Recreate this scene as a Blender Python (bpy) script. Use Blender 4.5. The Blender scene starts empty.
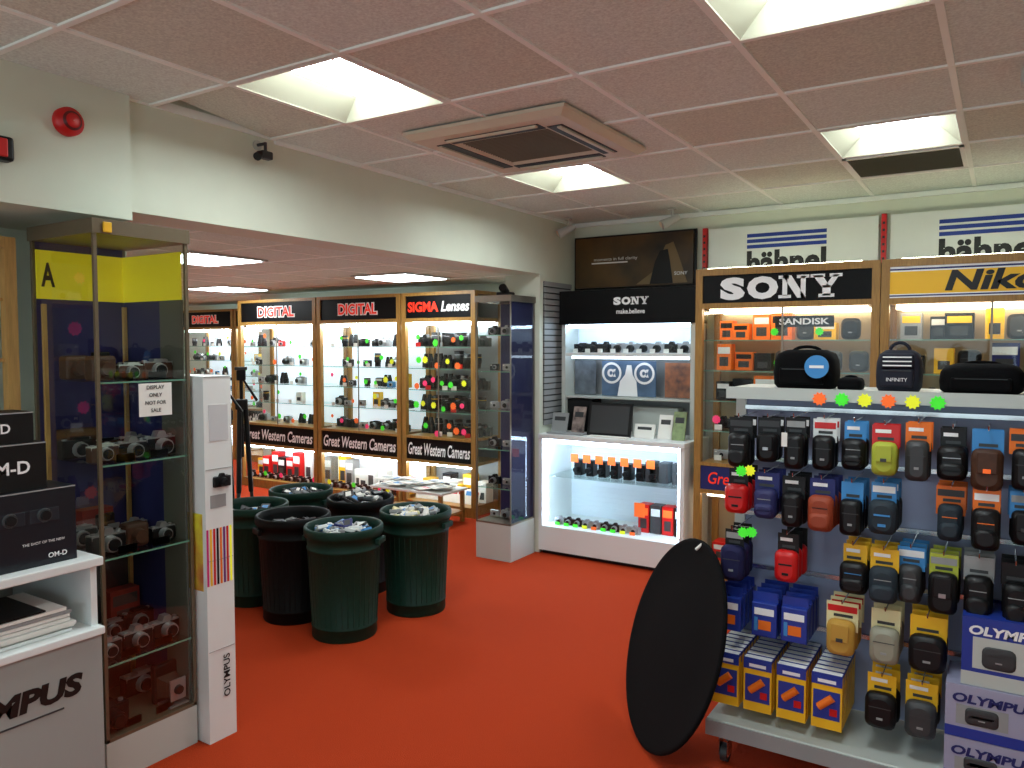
import bpy, math, random
from mathutils import Matrix, Vector
R = random.Random(11)
sc = bpy.context.scene
sc.view_settings.view_transform = 'Standard'
sc.view_settings.exposure = 0.0

# ------------------------------------------------------------------ materials
def lin(c):
    o = []
    for v in c[:3]:
        v = v/255.0
        o.append(v/12.92 if v <= 0.04045 else ((v+0.055)/1.055)**2.4)
    return (o[0], o[1], o[2], 1.0)
MC = {}
def mat(name, col, rough=0.5, metal=0.0, emit=0.0, noise=0.0, scale=40.0, bump=0.0, stretch=None, col2=None, ecol=None, spec=0.5):
    if name in MC: return MC[name]
    m = bpy.data.materials.new(name); m.use_nodes = True
    nt = m.node_tree; b = nt.nodes['Principled BSDF']
    c = lin(col)
    b.inputs['Base Color'].default_value = c
    b.inputs['Roughness'].default_value = rough
    b.inputs['Metallic'].default_value = metal
    b.inputs['Specular IOR Level'].default_value = spec
    if emit:
        b.inputs['Emission Color'].default_value = lin(ecol or col)
        b.inputs['Emission Strength'].default_value = emit
    if noise or bump:
        tc = nt.nodes.new('ShaderNodeTexCoord'); mp = nt.nodes.new('ShaderNodeMapping')
        nt.links.new(tc.outputs['Object'], mp.inputs['Vector'])
        if stretch: mp.inputs['Scale'].default_value = stretch
        nz = nt.nodes.new('ShaderNodeTexNoise'); nz.inputs['Scale'].default_value = scale
        nz.inputs['Detail'].default_value = 4
        nt.links.new(mp.outputs['Vector'], nz.inputs['Vector'])
        if noise:
            cr = nt.nodes.new('ShaderNodeValToRGB')
            cr.color_ramp.elements[0].position = 0.3; cr.color_ramp.elements[1].position = 0.7
            c2 = lin(col2) if col2 else tuple([x*(1-noise) for x in c[:3]])+(1,)
            cr.color_ramp.elements[0].color = c2; cr.color_ramp.elements[1].color = c
            nt.links.new(nz.outputs['Fac'], cr.inputs['Fac'])
            nt.links.new(cr.outputs['Color'], b.inputs['Base Color'])
        if bump:
            bp = nt.nodes.new('ShaderNodeBump'); bp.inputs['Strength'].default_value = bump
            bp.inputs['Distance'].default_value = 0.005
            nt.links.new(nz.outputs['Fac'], bp.inputs['Height'])
            nt.links.new(bp.outputs['Normal'], b.inputs['Normal'])
    MC[name] = m
    return m
def glassmat(name, tint=(0.96, 0.98, 0.97), base=0.05):
    m = bpy.data.materials.new(name); m.use_nodes = True; nt = m.node_tree
    for n in list(nt.nodes): nt.nodes.remove(n)
    out = nt.nodes.new('ShaderNodeOutputMaterial'); mx = nt.nodes.new('ShaderNodeMixShader')
    tr = nt.nodes.new('ShaderNodeBsdfTransparent'); gl = nt.nodes.new('ShaderNodeBsdfGlossy')
    tr.inputs['Color'].default_value = tint+(1,)
    gl.inputs['Roughness'].default_value = 0.02
    lw = nt.nodes.new('ShaderNodeLayerWeight'); lw.inputs['Blend'].default_value = 0.5
    p = nt.nodes.new('ShaderNodeMath'); p.operation = 'POWER'; p.inputs[1].default_value = 4.0
    a = nt.nodes.new('ShaderNodeMath'); a.operation = 'MULTIPLY_ADD'; a.inputs[1].default_value = 0.7; a.inputs[2].default_value = base
    nt.links.new(lw.outputs['Facing'], p.inputs[0]); nt.links.new(p.outputs[0], a.inputs[0])
    nt.links.new(a.outputs[0], mx.inputs['Fac']); nt.links.new(tr.outputs[0], mx.inputs[1]); nt.links.new(gl.outputs[0], mx.inputs[2])
    nt.links.new(mx.outputs[0], out.inputs['Surface'])
    return m
GLASS = glassmat('clear_glass'); SHELFG = glassmat('shelf_glass', (0.90, 0.96, 0.93), 0.08)
TGLASS = glassmat('tinted_glass', (0.90, 0.94, 0.90), 0.07)
WALL = mat('painted_wall', (220, 226, 208), 0.7, noise=0.05, scale=6, bump=0.1)
CARPET = mat('red_carpet', (190, 64, 28), 0.95, noise=0.38, scale=260, bump=0.6, spec=0.1)
TILE = mat('ceiling_tile', (236, 248, 240), 0.9, noise=0.25, scale=110, bump=0.5)
TILE2 = mat('ceiling_tile_stained', (228, 234, 220), 0.9, noise=0.28, scale=110, bump=0.5)
TBAR = mat('tbar_white', (246, 252, 246), 0.5)
OAK = mat('oak_wood', (172, 128, 62), 0.4, noise=0.35, scale=9, stretch=(14, 14, 1.2), bump=0.05)
PINE = mat('pine_wood', (205, 160, 95), 0.45, noise=0.25, scale=9, stretch=(14, 14, 1.2))
WHITE = mat('white_laminate', (228, 232, 230), 0.4)
OFFW = mat('offwhite_metal', (192, 198, 192), 0.4)
GREY = mat('grey_panel', (150, 152, 152), 0.5)
DGREY = mat('dark_grey', (52, 54, 56), 0.5)
BLACK = mat('black_plastic', (11, 11, 13), 0.45, spec=0.35)
BLACKC = mat('black_cloth', (7, 7, 9), 0.9, noise=0.4, scale=300, bump=0.3, spec=0.15)
SIGNK = mat('sign_black', (6, 6, 8), 0.5, spec=0.2)
CHROME = mat('chrome', (200, 200, 200), 0.25, 1.0)
ALU = mat('aluminium', (150, 142, 130), 0.4, 0.8)
NAVY = mat('navy_panel', (34, 36, 88), 0.6)
PURP = mat('purple_panel', (46, 44, 104), 0.6)
PURPD = mat('purple_panel_dark', (32, 32, 70), 0.7, spec=0.2)
TW = mat('text_white', (245, 245, 245), 0.5)
TB = mat('text_black', (8, 8, 8), 0.5)
TR = mat('text_red', (236, 50, 24), 0.5, emit=0.3)
YEL = mat('sign_yellow', (240, 222, 40), 0.5, emit=0.16)  # slight glow put into the card colour to brighten it behind the glass
NYEL = mat('golden_yellow', (246, 190, 30), 0.45)
BLUE = mat('stripe_blue', (28, 58, 150), 0.5)
DBLUE = mat('deep_blue', (22, 32, 100), 0.5)
RED = mat('bright_red', (205, 20, 20), 0.4)
ORANGE = mat('pack_orange', (240, 116, 22), 0.5)
NGRN = mat('neon_green', (70, 235, 50), 0.6, emit=0.3)
NORG = mat('neon_orange', (255, 110, 40), 0.6, emit=0.3)
NYLW = mat('neon_yellow', (235, 240, 40), 0.6, emit=0.3)
NPNK = mat('neon_pink', (255, 60, 120), 0.6, emit=0.3)
SILVER = mat('silver_plastic', (170, 170, 172), 0.3, 0.6)
LEATH = mat('brown_leather', (74, 42, 22), 0.6, noise=0.3, scale=60)
BINK = mat('bin_black', (5, 8, 9), 0.6, noise=0.2, scale=30, bump=0.1, spec=0.2)
BING = mat('bin_green', (6, 46, 34), 0.55, noise=0.2, scale=30, bump=0.1, spec=0.28)
RACKP = mat('rack_panel', (150, 160, 190), 0.5)
PANEL_E = mat('troffer_diffuser', (240, 252, 255), 0.5, emit=28.0)
PANEL_S = mat('side_room_diffuser', (240, 252, 255), 0.5, emit=17.0)
BATTEN = mat('batten_tube', (250, 255, 225), 0.5, emit=16.0)
TUBE = mat('case_tube', (232, 246, 255), 0.5, emit=42.0)
TUBEW = mat('case_tube_warm', (255, 240, 210), 0.5, emit=12.0)
TUBEB = mat('cabinet_tube', (205, 230, 255), 0.5, emit=22.0)
LIT = mat('lit_back', (236, 244, 250), 0.6)
LBOX = mat('lightbox_back', (230, 242, 255), 0.6, emit=0.7)
GREEN = mat('olive_green', (176, 186, 60), 0.6)
CREAM = mat('cream_card', (232, 222, 170), 0.6)
TAN = mat('tan_pouch', (196, 150, 60), 0.7)
LBLUE = mat('light_blue', (60, 140, 205), 0.5)
PAPER = mat('paper', (235, 233, 226), 0.7)

# ------------------------------------------------------------------ mesh builder
class MB:
    def __init__(s):
        s.v = []; s.f = []; s.mi = []; s.sm = []; s.mats = []; s.M = Matrix.Identity(4)
    def add(s, vs, fs, m, smooth=False):
        o = len(s.v)
        for p in vs: s.v.append(tuple(s.M @ Vector(p)))
        if m not in s.mats: s.mats.append(m)
        k = s.mats.index(m)
        for f in fs:
            s.f.append([i+o for i in f]); s.mi.append(k); s.sm.append(smooth)
    def box(s, x0, x1, y0, y1, z0, z1, m):
        vs = [(x0,y0,z0),(x1,y0,z0),(x1,y1,z0),(x0,y1,z0),(x0,y0,z1),(x1,y0,z1),(x1,y1,z1),(x0,y1,z1)]
        s.add(vs, [(0,3,2,1),(4,5,6,7),(0,1,5,4),(1,2,6,5),(2,3,7,6),(3,0,4,7)], m)
    def quad(s, a, b, c, d, m): s.add([a,b,c,d], [(0,1,2,3)], m)
    def loft(s, rings, m, smooth=False, caps=True):
        n = len(rings[0]); vs = [p for r in rings for p in r]; fs = []
        for i in range(len(rings)-1):
            for j in range(n):
                k = (j+1) % n
                fs.append((i*n+j, i*n+k, (i+1)*n+k, (i+1)*n+j))
        s.add(vs, fs, m, smooth)
        if caps:
            s.add(rings[0], [tuple(reversed(range(n)))], m); s.add(rings[-1], [tuple(range(n))], m)
    def rbox(s, x0, x1, y0, y1, z0, z1, m, b=0.006, seg=3):
        def ring(i, z):
            r = max(b-i*0.5, 1e-4); out = []
            X0, X1, Y0, Y1 = x0+i, x1-i, y0+i, y1-i
            for (cx, cy, a0) in ((X1-r, Y1-r, 0), (X0+r, Y1-r, 90), (X0+r, Y0+r, 180), (X1-r, Y0+r, 270)):
                for k in range(seg+1):
                    a = math.radians(a0+90*k/seg); out.append((cx+r*math.cos(a), cy+r*math.sin(a), z))
            return out
        s.loft([ring(b*0.7, z0), ring(b*0.2, z0+b*0.3), ring(0, z0+b), ring(0, z1-b), ring(b*0.2, z1-b*0.3), ring(b*0.7, z1)], m)
    def cyl(s, p0, p1, r0, r1, m, n=14, smooth=True):
        p0 = Vector(p0); p1 = Vector(p1); d = (p1-p0).normalized()
        a = d.orthogonal().normalized(); b = d.cross(a)
        rr = []
        for p, r in ((p0, r0), (p1, r1)):
            rr.append([tuple(p+a*r*math.cos(2*math.pi*k/n)+b*r*math.sin(2*math.pi*k/n)) for k in range(n)])
        s.loft(rr, m, smooth)
    def lathe(s, cx, cy, prof, m, n=32, smooth=True):
        rings = [[(cx+r*math.cos(2*math.pi*k/n), cy+r*math.sin(2*math.pi*k/n), z) for k in range(n)] for r, z in prof]
        s.loft(rings, m, smooth, caps=False)
    def poly(s, pts, y, m):
        s.add([(p[0], y, p[1]) for p in pts], [tuple(range(len(pts)))], m)
    def prism(s, pts, y0, y1, m):
        s.loft([[(p[0], y0, p[1]) for p in pts], [(p[0], y1, p[1]) for p in pts]], m)
    def obj(s, name, parent=None):
        me = bpy.data.meshes.new(name); me.from_pydata(s.v, [], s.f)
        for m in s.mats: me.materials.append(m)
        me.polygons.foreach_set('material_index', s.mi); me.polygons.foreach_set('use_smooth', s.sm)
        me.update()
        o = bpy.data.objects.new(name, me); sc.collection.objects.link(o)
        if parent: o.parent = parent
        return o
    def text(s, body, m, cx, y, cz, w=None, h=0.1, bold=0.0, shear=0.0):
        cu = bpy.data.curves.new('t', 'FONT'); cu.body = body; cu.offset = bold; cu.shear = shear; cu.resolution_u = 3
        ob = bpy.data.objects.new('t', cu); sc.collection.objects.link(ob)
        bpy.context.view_layer.update()
        dg = bpy.context.evaluated_depsgraph_get(); e = ob.evaluated_get(dg); me = e.to_mesh()
        vs = [tuple(v.co) for v in me.vertices]; fs = [tuple(p.vertices) for p in me.polygons]
        e.to_mesh_clear(); bpy.data.objects.remove(ob); bpy.data.curves.remove(cu)
        if not vs: return
        x0 = min(v[0] for v in vs); x1 = max(v[0] for v in vs); y0 = min(v[1] for v in vs); y1 = max(v[1] for v in vs)
        k = h/(y1-y0)
        if w is None: w = (x1-x0)*k
        s.add([(cx+((v[0]-x0)/(x1-x0)-0.5)*w, y, cz+((v[1]-y0)/(y1-y0)-0.5)*h) for v in vs], fs, m)
def T(x, y, z=0, rz=0, rx=0, ry=0):
    return Matrix.Translation((x,y,z)) @ Matrix.Rotation(math.radians(rz),4,'Z') @ Matrix.Rotation(math.radians(ry),4,'Y') @ Matrix.Rotation(math.radians(rx),4,'X')

# ------------------------------------------------------------------ small goods (all face -y)
def cam(mb, x, y, z, s=1.0, body=BLACK, ring=SILVER, top=None, hump=True, ll=1.0):
    w, h, d = 0.062*s, 0.078*s, 0.022*s
    mb.rbox(x-w, x+w, y-d, y+d, z, z+h*0.82, body, 0.006*s, 2)
    mb.box(x-w*0.97, x+w*0.97, y-d*0.95, y+d*0.95, z+h*0.66, z+h*0.86, top or body)
    if hump: mb.prism([(x-w*0.36, z+h*0.84), (x+w*0.36, z+h*0.84), (x+w*0.2, z+h*1.12), (x-w*0.2, z+h*1.12)], y-d*0.9, y+d*0.7, top or body)
    else: mb.box(x-w*.25, x+w*.6, y-d*.8, y+d*.8, z+h*.86, z+h*.98, top or body); mb.box(x+w*.2, x+w*.5, y-d*.96, y-d*.94, z+h*.7, z+h*.82, DGREY)
    mb.cyl((x, y-d, z+h*0.42), (x, y-d-0.03*s*ll, z+h*0.42), 0.03*s, 0.027*s, ring, 12)
    mb.cyl((x, y-d-0.03*s*ll, z+h*0.42), (x, y-d-0.03*s*ll-.006*s, z+h*0.42), 0.022*s, 0.02*s, BLACK, 12)
    mb.cyl((x+w*0.72, y, z+h*0.84), (x+w*0.72, y, z+h*0.95), 0.008*s, 0.008*s, SILVER, 8)
    mb.cyl((x-w*0.72, y, z+h*0.84), (x-w*0.72, y, z+h*0.92), 0.01*s, 0.01*s, SILVER, 8)
def compact(mb, x, y, z, s=1.0, body=SILVER):
    w, h, d = 0.05*s, 0.06*s, 0.013*s
    mb.rbox(x-w, x+w, y-d, y+d, z, z+h, body, 0.008*s, 3)
    mb.cyl((x+w*.15, y-d, z+h*0.48), (x+w*.15, y-d-0.012*s, z+h*0.48), 0.02*s, 0.018*s, SILVER, 12)
    mb.cyl((x+w*.15, y-d-0.012*s, z+h*0.48), (x+w*.15, y-d-0.016*s, z+h*0.48), 0.013*s, 0.012*s, BLACK, 12)
    mb.box(x-w*.8, x-w*.5, y-d-.001, y-d, z+h*.7, z+h*.85, PAPER)
def folding(mb, x, y, z, s=1.0):
    """folding bellows camera, upright"""
    mb.rbox(x-.045*s, x+.045*s, y, y+.025*s, z, z+.13*s, BLACK, .008*s, 2)
    mb.box(x-.035*s, x+.035*s, y-.07*s, y, z, z+.006*s, SILVER)
    def sqr(h, yy): return [(x-h, yy, z+.055*s-h), (x+h, yy, z+.055*s-h), (x+h, yy, z+.055*s+h), (x-h, yy, z+.055*s+h)]
    rings = []
    for k in range(7):
        h = (.036-.002*k)*s; rings += [sqr(h, y-.008*s*k), sqr(h*.85, y-.008*s*k-.004*s)]
    mb.loft(rings, LEATH)
    mb.box(x-.028*s, x+.028*s, y-.064*s, y-.058*s, z+.02*s, z+.09*s, SILVER)
    mb.cyl((x, y-.064*s, z+.055*s), (x, y-.075*s, z+.055*s), .016*s, .014*s, BLACK, 12)
def lens(mb, x, y, z, r=0.035, h=0.09, m=BLACK):
    mb.lathe(x, y, [(0.001, z), (r*0.85, z), (r*0.85, z+h*0.3), (r, z+h*0.34), (r, z+h*0.7), (r*0.92, z+h*0.72), (r*0.96, z+h), (r*0.8, z+h), (r*0.7, z+h*0.93), (0.001, z+h*0.93)], m, 14)
    mb.lathe(x, y, [(r*1.01, z+h*0.76), (r*1.01, z+h*0.8)], NYEL if R.random()<0.5 else SILVER, 14)
def binoc(mb, x, y, z, s=1.0):
    for q in (-1, 1):
        mb.cyl((x+q*0.03*s, y, z), (x+q*0.03*s, y, z+0.05*s), 0.026*s, 0.024*s, BLACK, 12); mb.cyl((x+q*0.028*s, y, z+0.05*s), (x+q*0.022*s, y, z+0.11*s), 0.022*s, 0.014*s, BLACK, 12)
    mb.box(x-0.012*s, x+0.012*s, y-0.01*s, y+0.01*s, z+0.03*s, z+0.085*s, DGREY)
def star(mb, x, y, z, r, m):
    pts = []
    for k in range(20):
        a = math.pi*k/10; q = r if k % 2 == 0 else r*0.72
        pts.append((x+q*math.cos(a), z+q*math.sin(a)))
    mb.prism(pts, y, y+0.001, m)
def carton(mb, x, y, z, w, d, h, m, lab=None):
    mb.box(x-w/2, x+w/2, y-d/2, y+d/2, z, z+h, m)
    if lab:
        mb.box(x-w*0.42, x+w*0.42, y-d/2-0.001, y-d/2, z+h*0.62, z+h*0.88, lab)
        mb.box(x-w*0.3, x+w*0.3, y-d/2-0.001, y-d/2, z+h*0.15, z+h*0.5, DGREY)
def pouch(mb, x, y, z, w, h, d, m, trim=None, style=0):
    """soft camera pouch: back at y, bulging toward -y, bottom at z"""
    def ring(i, yy, hh=h, zz=z):
        r = min(w, hh)*0.26; out = []
        X0, X1, Z0, Z1 = x-w/2+i, x+w/2-i, zz+i, zz+hh-i
        for (cx, cz, a0) in ((X1-r, Z1-r, 0), (X0+r, Z1-r, 90), (X0+r, Z0+r, 180), (X1-r, Z0+r, 270)):
            for k in range(4):
                a = math.radians(a0+30*k); out.append((cx+r*math.cos(a), yy, cz+r*math.sin(a)))
        return out
    mb.loft([ring(0.008, y), ring(0, y-d*0.25), ring(0, y-d*0.6), ring(0.006, y-d*0.85), ring(0.016, y-d)], m, True)
    if style == 1:      # front pocket
        mb.loft([ring(0.006, y-d*.8, h*.55, z+.004), ring(0.008, y-d-.010, h*.55, z+.004), ring(0.016, y-d-.014, h*.55, z+.004)], m, True)
        mb.box(x-w*.3, x+w*.3, y-d-.0015, y-d+.003, z+h*.66, z+h*.68, trim or GREY)
    elif style == 2:    # flap with buckle
        mb.rbox(x-w*.32, x+w*.32, y-d-.006, y-d+.006, z+h*.42, z+h*.93, m, .004, 2)
        mb.box(x-w*.12, x+w*.12, y-d-.009, y-d-.005, z+h*.44, z+h*.54, trim or DGREY)
    elif trim:
        mb.box(x-w*0.28, x+w*0.28, y-d-0.002, y-d+0.003, z+h*0.56, z+h*0.61, trim)
        mb.box(x-w*0.14, x+w*0.14, y-d-0.002, y-d+0.003, z+h*0.25, z+h*0.33, trim)
    else:
        mb.box(x-w*0.36, x+w*0.36, y-d-0.001, y-d+0.004, z+h*0.62, z+h*0.64, DGREY)
        mb.box(x-w*0.1, x+w*0.1, y-d-0.0015, y-d+0.003, z+h*0.3, z+h*0.36, GREY)
NEON = [NGRN, NORG, NYLW, NPNK, NGRN, NORG, NGRN]
def fill(mb, x0, x1, yf, yb, z, kind, dens=1.0):
    x = x0+0.07
    while x < x1-0.05:
        y = (yf+yb)/2+R.uniform(-0.05, 0.03)
        t = R.random()
        if kind == 'cam':
            if t < 0.4*dens: cam(mb, x, y, z, R.uniform(0.9, 1.2), R.choice([BLACK, BLACK, SILVER, DGREY]), R.choice([SILVER, BLACK]), hump=R.random()<.6, ll=R.uniform(.6, 1.8))
            elif t < 0.65*dens: compact(mb, x, y-.03, z, R.uniform(.85, 1.1), R.choice([SILVER, BLACK, RED, DGREY, SILVER, LBLUE]))
            elif t < 0.78*dens: lens(mb, x, y, z, 0.035, R.uniform(.08, .14))
            elif t < 0.88*dens: binoc(mb, x, y, z, R.uniform(.9, 1.2))
            elif t < 0.95*dens: carton(mb, x, y+.05, z, .09, .06, R.uniform(.08, .15), R.choice([PAPER, BLACK, NYEL, GREY]), WHITE)
            if R.random() < 0.65*dens: star(mb, x+R.uniform(-.03,.03), yf+R.uniform(.02,.06), z+R.uniform(0.03, .12), R.uniform(.022, .034), R.choice(NEON))
            if R.random() < 0.6: mb.box(x-0.025, x+0.025, yf+0.05, yf+0.052, z, z+0.035, PAPER)
            x += R.uniform(0.11, 0.17)/max(dens, 0.6)
        elif kind == 'dense':
            if t < 0.4: cam(mb, x, y, z, R.uniform(1.2, 1.5), BLACK, BLACK, ll=R.uniform(.8, 1.5))
            elif t < 0.6: binoc(mb, x, y, z, R.uniform(1.1, 1.4))
            else: lens(mb, x, y, z, R.uniform(0.034, 0.05), R.uniform(0.1, 0.16))
            if R.random() < .5: lens(mb, x+0.03, y+0.12, z, .04, .13, BLACK)
            else: cam(mb, x+0.03, y+0.12, z, 1.2, BLACK, BLACK)
            if R.random() < 0.85: star(mb, x+R.uniform(-.03,.03), yf+0.02, z+R.uniform(0.02,0.10), R.uniform(.026, .038), R.choice([NGRN, NGRN, NPNK, NYLW, NORG]))
            if R.random() < 0.5:
                mb.box(x-0.03, x+0.03, yf+0.04, yf+0.043, z, z+0.04, R.choice([PAPER, RED]))
            x += R.uniform(0.09, 0.13)
        elif kind == 'box':
            w = R.uniform(0.08, 0.16)
            if x < (x0+x1)/2-0.05: carton(mb, x+0.02, y, z, w, 0.09, R.uniform(0.1, 0.18), R.choice([ORANGE, ORANGE, ORANGE, BLACK]), R.choice([WHITE, BLACK]))
            elif t < .4: carton(mb, x+0.02, y, z, w, 0.09, R.uniform(0.08, 0.17), R.choice([GREY, BLACK, NYEL, LBLUE, PAPER]), R.choice([WHITE, BLACK]))
            elif t < .7: cam(mb, x+.02, y, z, 1.2, BLACK, R.choice([BLACK, SILVER]))
            else: pouch(mb, x+.02, y, z, .11, .13, .06, R.choice([BLACK, DGREY, DBLUE]))
            if R.random() < .3: star(mb, x, yf+0.03, z+0.05, 0.028, R.choice(NEON))
            x += w+0.02
        elif kind == 'darkbox':
            w = R.uniform(0.08, 0.15)
            if t < .45: carton(mb, x+0.02, y, z, w, 0.09, R.uniform(0.1, 0.18), R.choice([BLACK, BLACK, NYEL, GREY, DBLUE]), R.choice([WHITE, NYEL]))
            elif t < .7: pouch(mb, x+.02, y, z, .12, .14, .06, R.choice([BLACK, DGREY, DBLUE]))
            else: cam(mb, x+.02, y, z, 1.3)
            x += w+0.025

# ------------------------------------------------------------------ signs
def sony(mb, m, cx, y, cz, w, h):
    cw = w/4.0; g = cw*0.04
    for i, ch in enumerate('SONY'):
        x0 = cx-w/2+i*cw+g*0.5; ww = cw-g
        if ch in 'SO':
            mb.text(ch, m, x0+ww/2, y, cz, ww*(1.06 if ch == 'O' else 0.88), h*1.04, bold=0.065)
        else:
            P = lambda pts: mb.poly([(x0+px*ww, cz-h/2+pz*h) for px, pz in pts], y, m)
            if ch == 'N':
                for q in ([(0,.86),(.34,.86),(.34,1),(0,1)], [(0,0),(.42,0),(.42,.14),(0,.14)], [(.6,.86),(1,.86),(1,1),(.6,1)],
                          [(.13,.1),(.29,.1),(.29,.95),(.13,.95)], [(.73,0),(.89,0),(.89,.95),(.73,.95)], [(.13,1),(.42,1),(.89,0),(.62,0)]): P(q)
            else:
                for q in ([(0,.86),(.46,.86),(.46,1),(0,1)], [(.6,.86),(1,.86),(1,1),(.6,1)], [(.26,0),(.76,0),(.76,.14),(.26,.14)],
                          [(.38,.05),(.64,.05),(.64,.5),(.38,.5)], [(.07,.95),(.37,.95),(.64,.4),(.38,.4)], [(.72,.95),(.92,.95),(.64,.4),(.46,.45)]): P(q)

# ------------------------------------------------------------------ room
H = 2.5
mb = MB(); mb.box(-11.2, 1.8, -2.2, 7.6, -0.1, 0, CARPET); mb.obj('floor')
mb = MB(); mb.box(-3.2, 1.8, 5.5, 5.7, 0, H+0.3, WALL); mb.obj('wall_back')
mb = MB(); mb.box(1.6, 1.8, -2.2, 5.5, 0, H+0.3, WALL); mb.obj('wall_right')
mb = MB(); mb.box(-3.7, -3.5, -2.0, 1.9, 0, H+0.3, WALL); mb.obj('wall_left')
mb = MB()
mb.box(-3.5, -2.9, -2.2, -2.0, 0, 2.8, WALL); mb.box(1.2, 1.6, -2.2, -2.0, 0, 2.8, WALL)
mb.box(-2.9, 1.2, -2.2, -2.0, 2.3, 2.8, WALL); mb.box(-2.9, 1.2, -2.2, -2.0, 0, 0.3, WALL); mb.obj('wall_front')
mb = MB()
for x in (-2.9, -1.55, -0.2, 1.14): mb.box(x, x+0.06, -2.13, -2.07, 0.3, 2.3, ALU)
mb.box(-2.9, 1.2, -2.13, -2.07, 0.3, 0.36, ALU); mb.box(-2.9, 1.2, -2.13, -2.07, 2.24, 2.3, ALU)
mb.quad((-2.9,-2.1,0.3),(1.2,-2.1,0.3),(1.2,-2.1,2.3),(-2.9,-2.1,2.3), GLASS); mb.obj('window_1')
mb = MB(); mb.box(-3.12, -2.9, 1.77, 5.5, 2.07, H+0.3, WALL)
mb.box(-3.5, -2.86, -2.0, 1.77, 2.03, H+0.3, WALL)
mb.obj('wall_bulkhead')
mb = MB(); mb.box(-3.2, -2.9, 4.95, 5.5, 0, 2.07, WALL)
mb.box(-3.2, -3.1, 5.5, 6.2, 0, 2.2, WALL); mb.obj('wall_pier')
mb = MB(); mb.box(-7.3, -3.2, 6.15, 6.3, 0, 2.2, WALL); mb.box(-7.4, -7.3, 6.15, 7.4, 0, 2.2, WALL); mb.box(-11.0, -7.3, 7.4, 7.6, 0, 2.2, WALL); mb.obj('wall_side_room_back')
mb = MB(); mb.box(-11.2, -11.0, 1.9, 7.6, 0, 2.2, WALL); mb.obj('wall_side_room_left')
mb = MB(); mb.box(-11.0, -3.12, 1.8, 1.9, 0, 2.2, WALL); mb.obj('wall_side_room_front')
mb = MB()
mb.box(-2.9, 1.6, -2.0, 5.5, H+0.22, H+0.3, DGREY)  # slab above the tiles, added to block light
PW = 0.56
xs = [-2.9]+[-2.42+PW*k for k in range(8)]
xs = [x for x in xs if x < 1.5]+[1.6]
ys = [-2.0]+[-1.72+0.6*k for k in range(12)]
ys = [y for y in ys if y < 5.4]+[5.5]
LIGHTS = [(xs[i], ys[j]) for i, j in ((1, 7), (1, 10), (4, 7), (4, 10), (1, 3), (4, 3))]
for i in range(len(xs)-1):
    for j in range(len(ys)-1):
        x0, x1, y0, y1 = xs[i], xs[i+1], ys[j], ys[j+1]
        if (x0, y0) in LIGHTS: continue
        if i == 0 and j == 7:
            mb.loft([[(x0+0.05, y0+0.01, H+0.05), (x1-0.01, y0+0.01, H+0.004), (x1-0.01, y1-0.01, H+0.004), (x0+0.01, y1-0.01, H+0.004)],
                     [(x0+0.05, y0+0.01, H+0.065), (x1-0.01, y0+0.01, H+0.02), (x1-0.01, y1-0.01, H+0.02), (x0+0.01, y1-0.01, H+0.02)]], TILE2)
            continue
        mb.box(x0+0.01, x1-0.01, y0+0.01, y1-0.01, H+0.004, H+0.02, TILE if R.random() < 0.7 else TILE2)
for x in xs: mb.box(x-0.011, x+0.011, -2, 5.5, H-0.003, H+0.03, TBAR)
for y in ys: mb.box(-2.9, 1.6, y-0.011, y+0.011, H-0.0035, H+0.029, TBAR)
mb.obj('ceiling')
mb = MB(); mb.box(-11, -3.12, 1.9, 7.4, 2.13, 2.2, TILE)
for k in range(13): mb.box(-11+0.6*k, -10.976+0.6*k, 1.9, 6.15, 2.127, 2.13, TBAR)
for k in range(8): mb.box(-11, -3.12, 1.9+0.6*k, 1.924+0.6*k, 2.1265, 2.13, TBAR)
mb.obj('ceiling_side_room')
mb = MB(); mb.box(-2.9, 1.6, 5.47, 5.5, H-0.03, H-0.003, TBAR); mb.obj('trim_1')
mb = MB(); mb.box(-2.9, -2.885, 2.5, 5.47, H-0.018, H-0.003, TBAR); mb.obj('trim_2')

RF = mat('troffer_reflector', (162, 160, 140), 0.45)
def troffer(x0, y0):
    mb = MB(); x1, y1 = x0+PW, y0+0.6
    z0, z1 = H-0.006, H+0.085
    def rr(i, z, j=None):
        j = i if j is None else j
        return [(x0+i, y0+j, z), (x1-i, y0+j, z), (x1-i, y1-j, z), (x0+i, y1-j, z)]
    mb.loft([rr(0.0, z0), rr(0.018, z0)], TBAR, caps=False)
    mb.loft([rr(0.018, z0), rr(0.02, z0+0.004), rr(0.11, z1, 0.05)], RF, caps=False)
    mb.quad(*rr(0.11, z1, 0.05), PANEL_E)
    for k in (1, 2): 
        xx = x0+0.11+(PW-0.22)*k/3; mb.box(xx-0.003, xx+0.003, y0+0.06, y1-0.06, z1-0.006, z1-0.002, TBAR)
    mb.box(x0, x1, y0, y1, z1+0.003, z1+0.02, OFFW)
    mb.obj('ceiling_light_panel')
for a, b in LIGHTS: troffer(a, b)
mb = MB(); x0, y0 = LIGHTS[3][0]+0.01, ys[11]+0.015
mb.box(x0, x0+0.54, y0, y0+0.02, H-0.012, H-0.0035, TBAR); mb.box(x0, x0+0.54, y0+0.50, y0+0.52, H-0.012, H-0.0035, TBAR)
mb.box(x0, x0+0.02, y0, y0+0.52, H-0.012, H-0.0035, TBAR); mb.box(x0+0.52, x0+0.54, y0, y0+0.52, H-0.012, H-0.0035, TBAR)
mb.box(x0+0.02, x0+0.52, y0+0.02, y0+0.50, H-0.006, H-0.0035, BLACK)
for k in range(22): mb.box(x0+0.02, x0+0.52, y0+0.03+0.021*k, y0+0.036+0.021*k, H-0.012, H-0.004, mat('vent_brown', (84, 80, 56), 0.6))
mb.obj('ceiling_air_vent')
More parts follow.
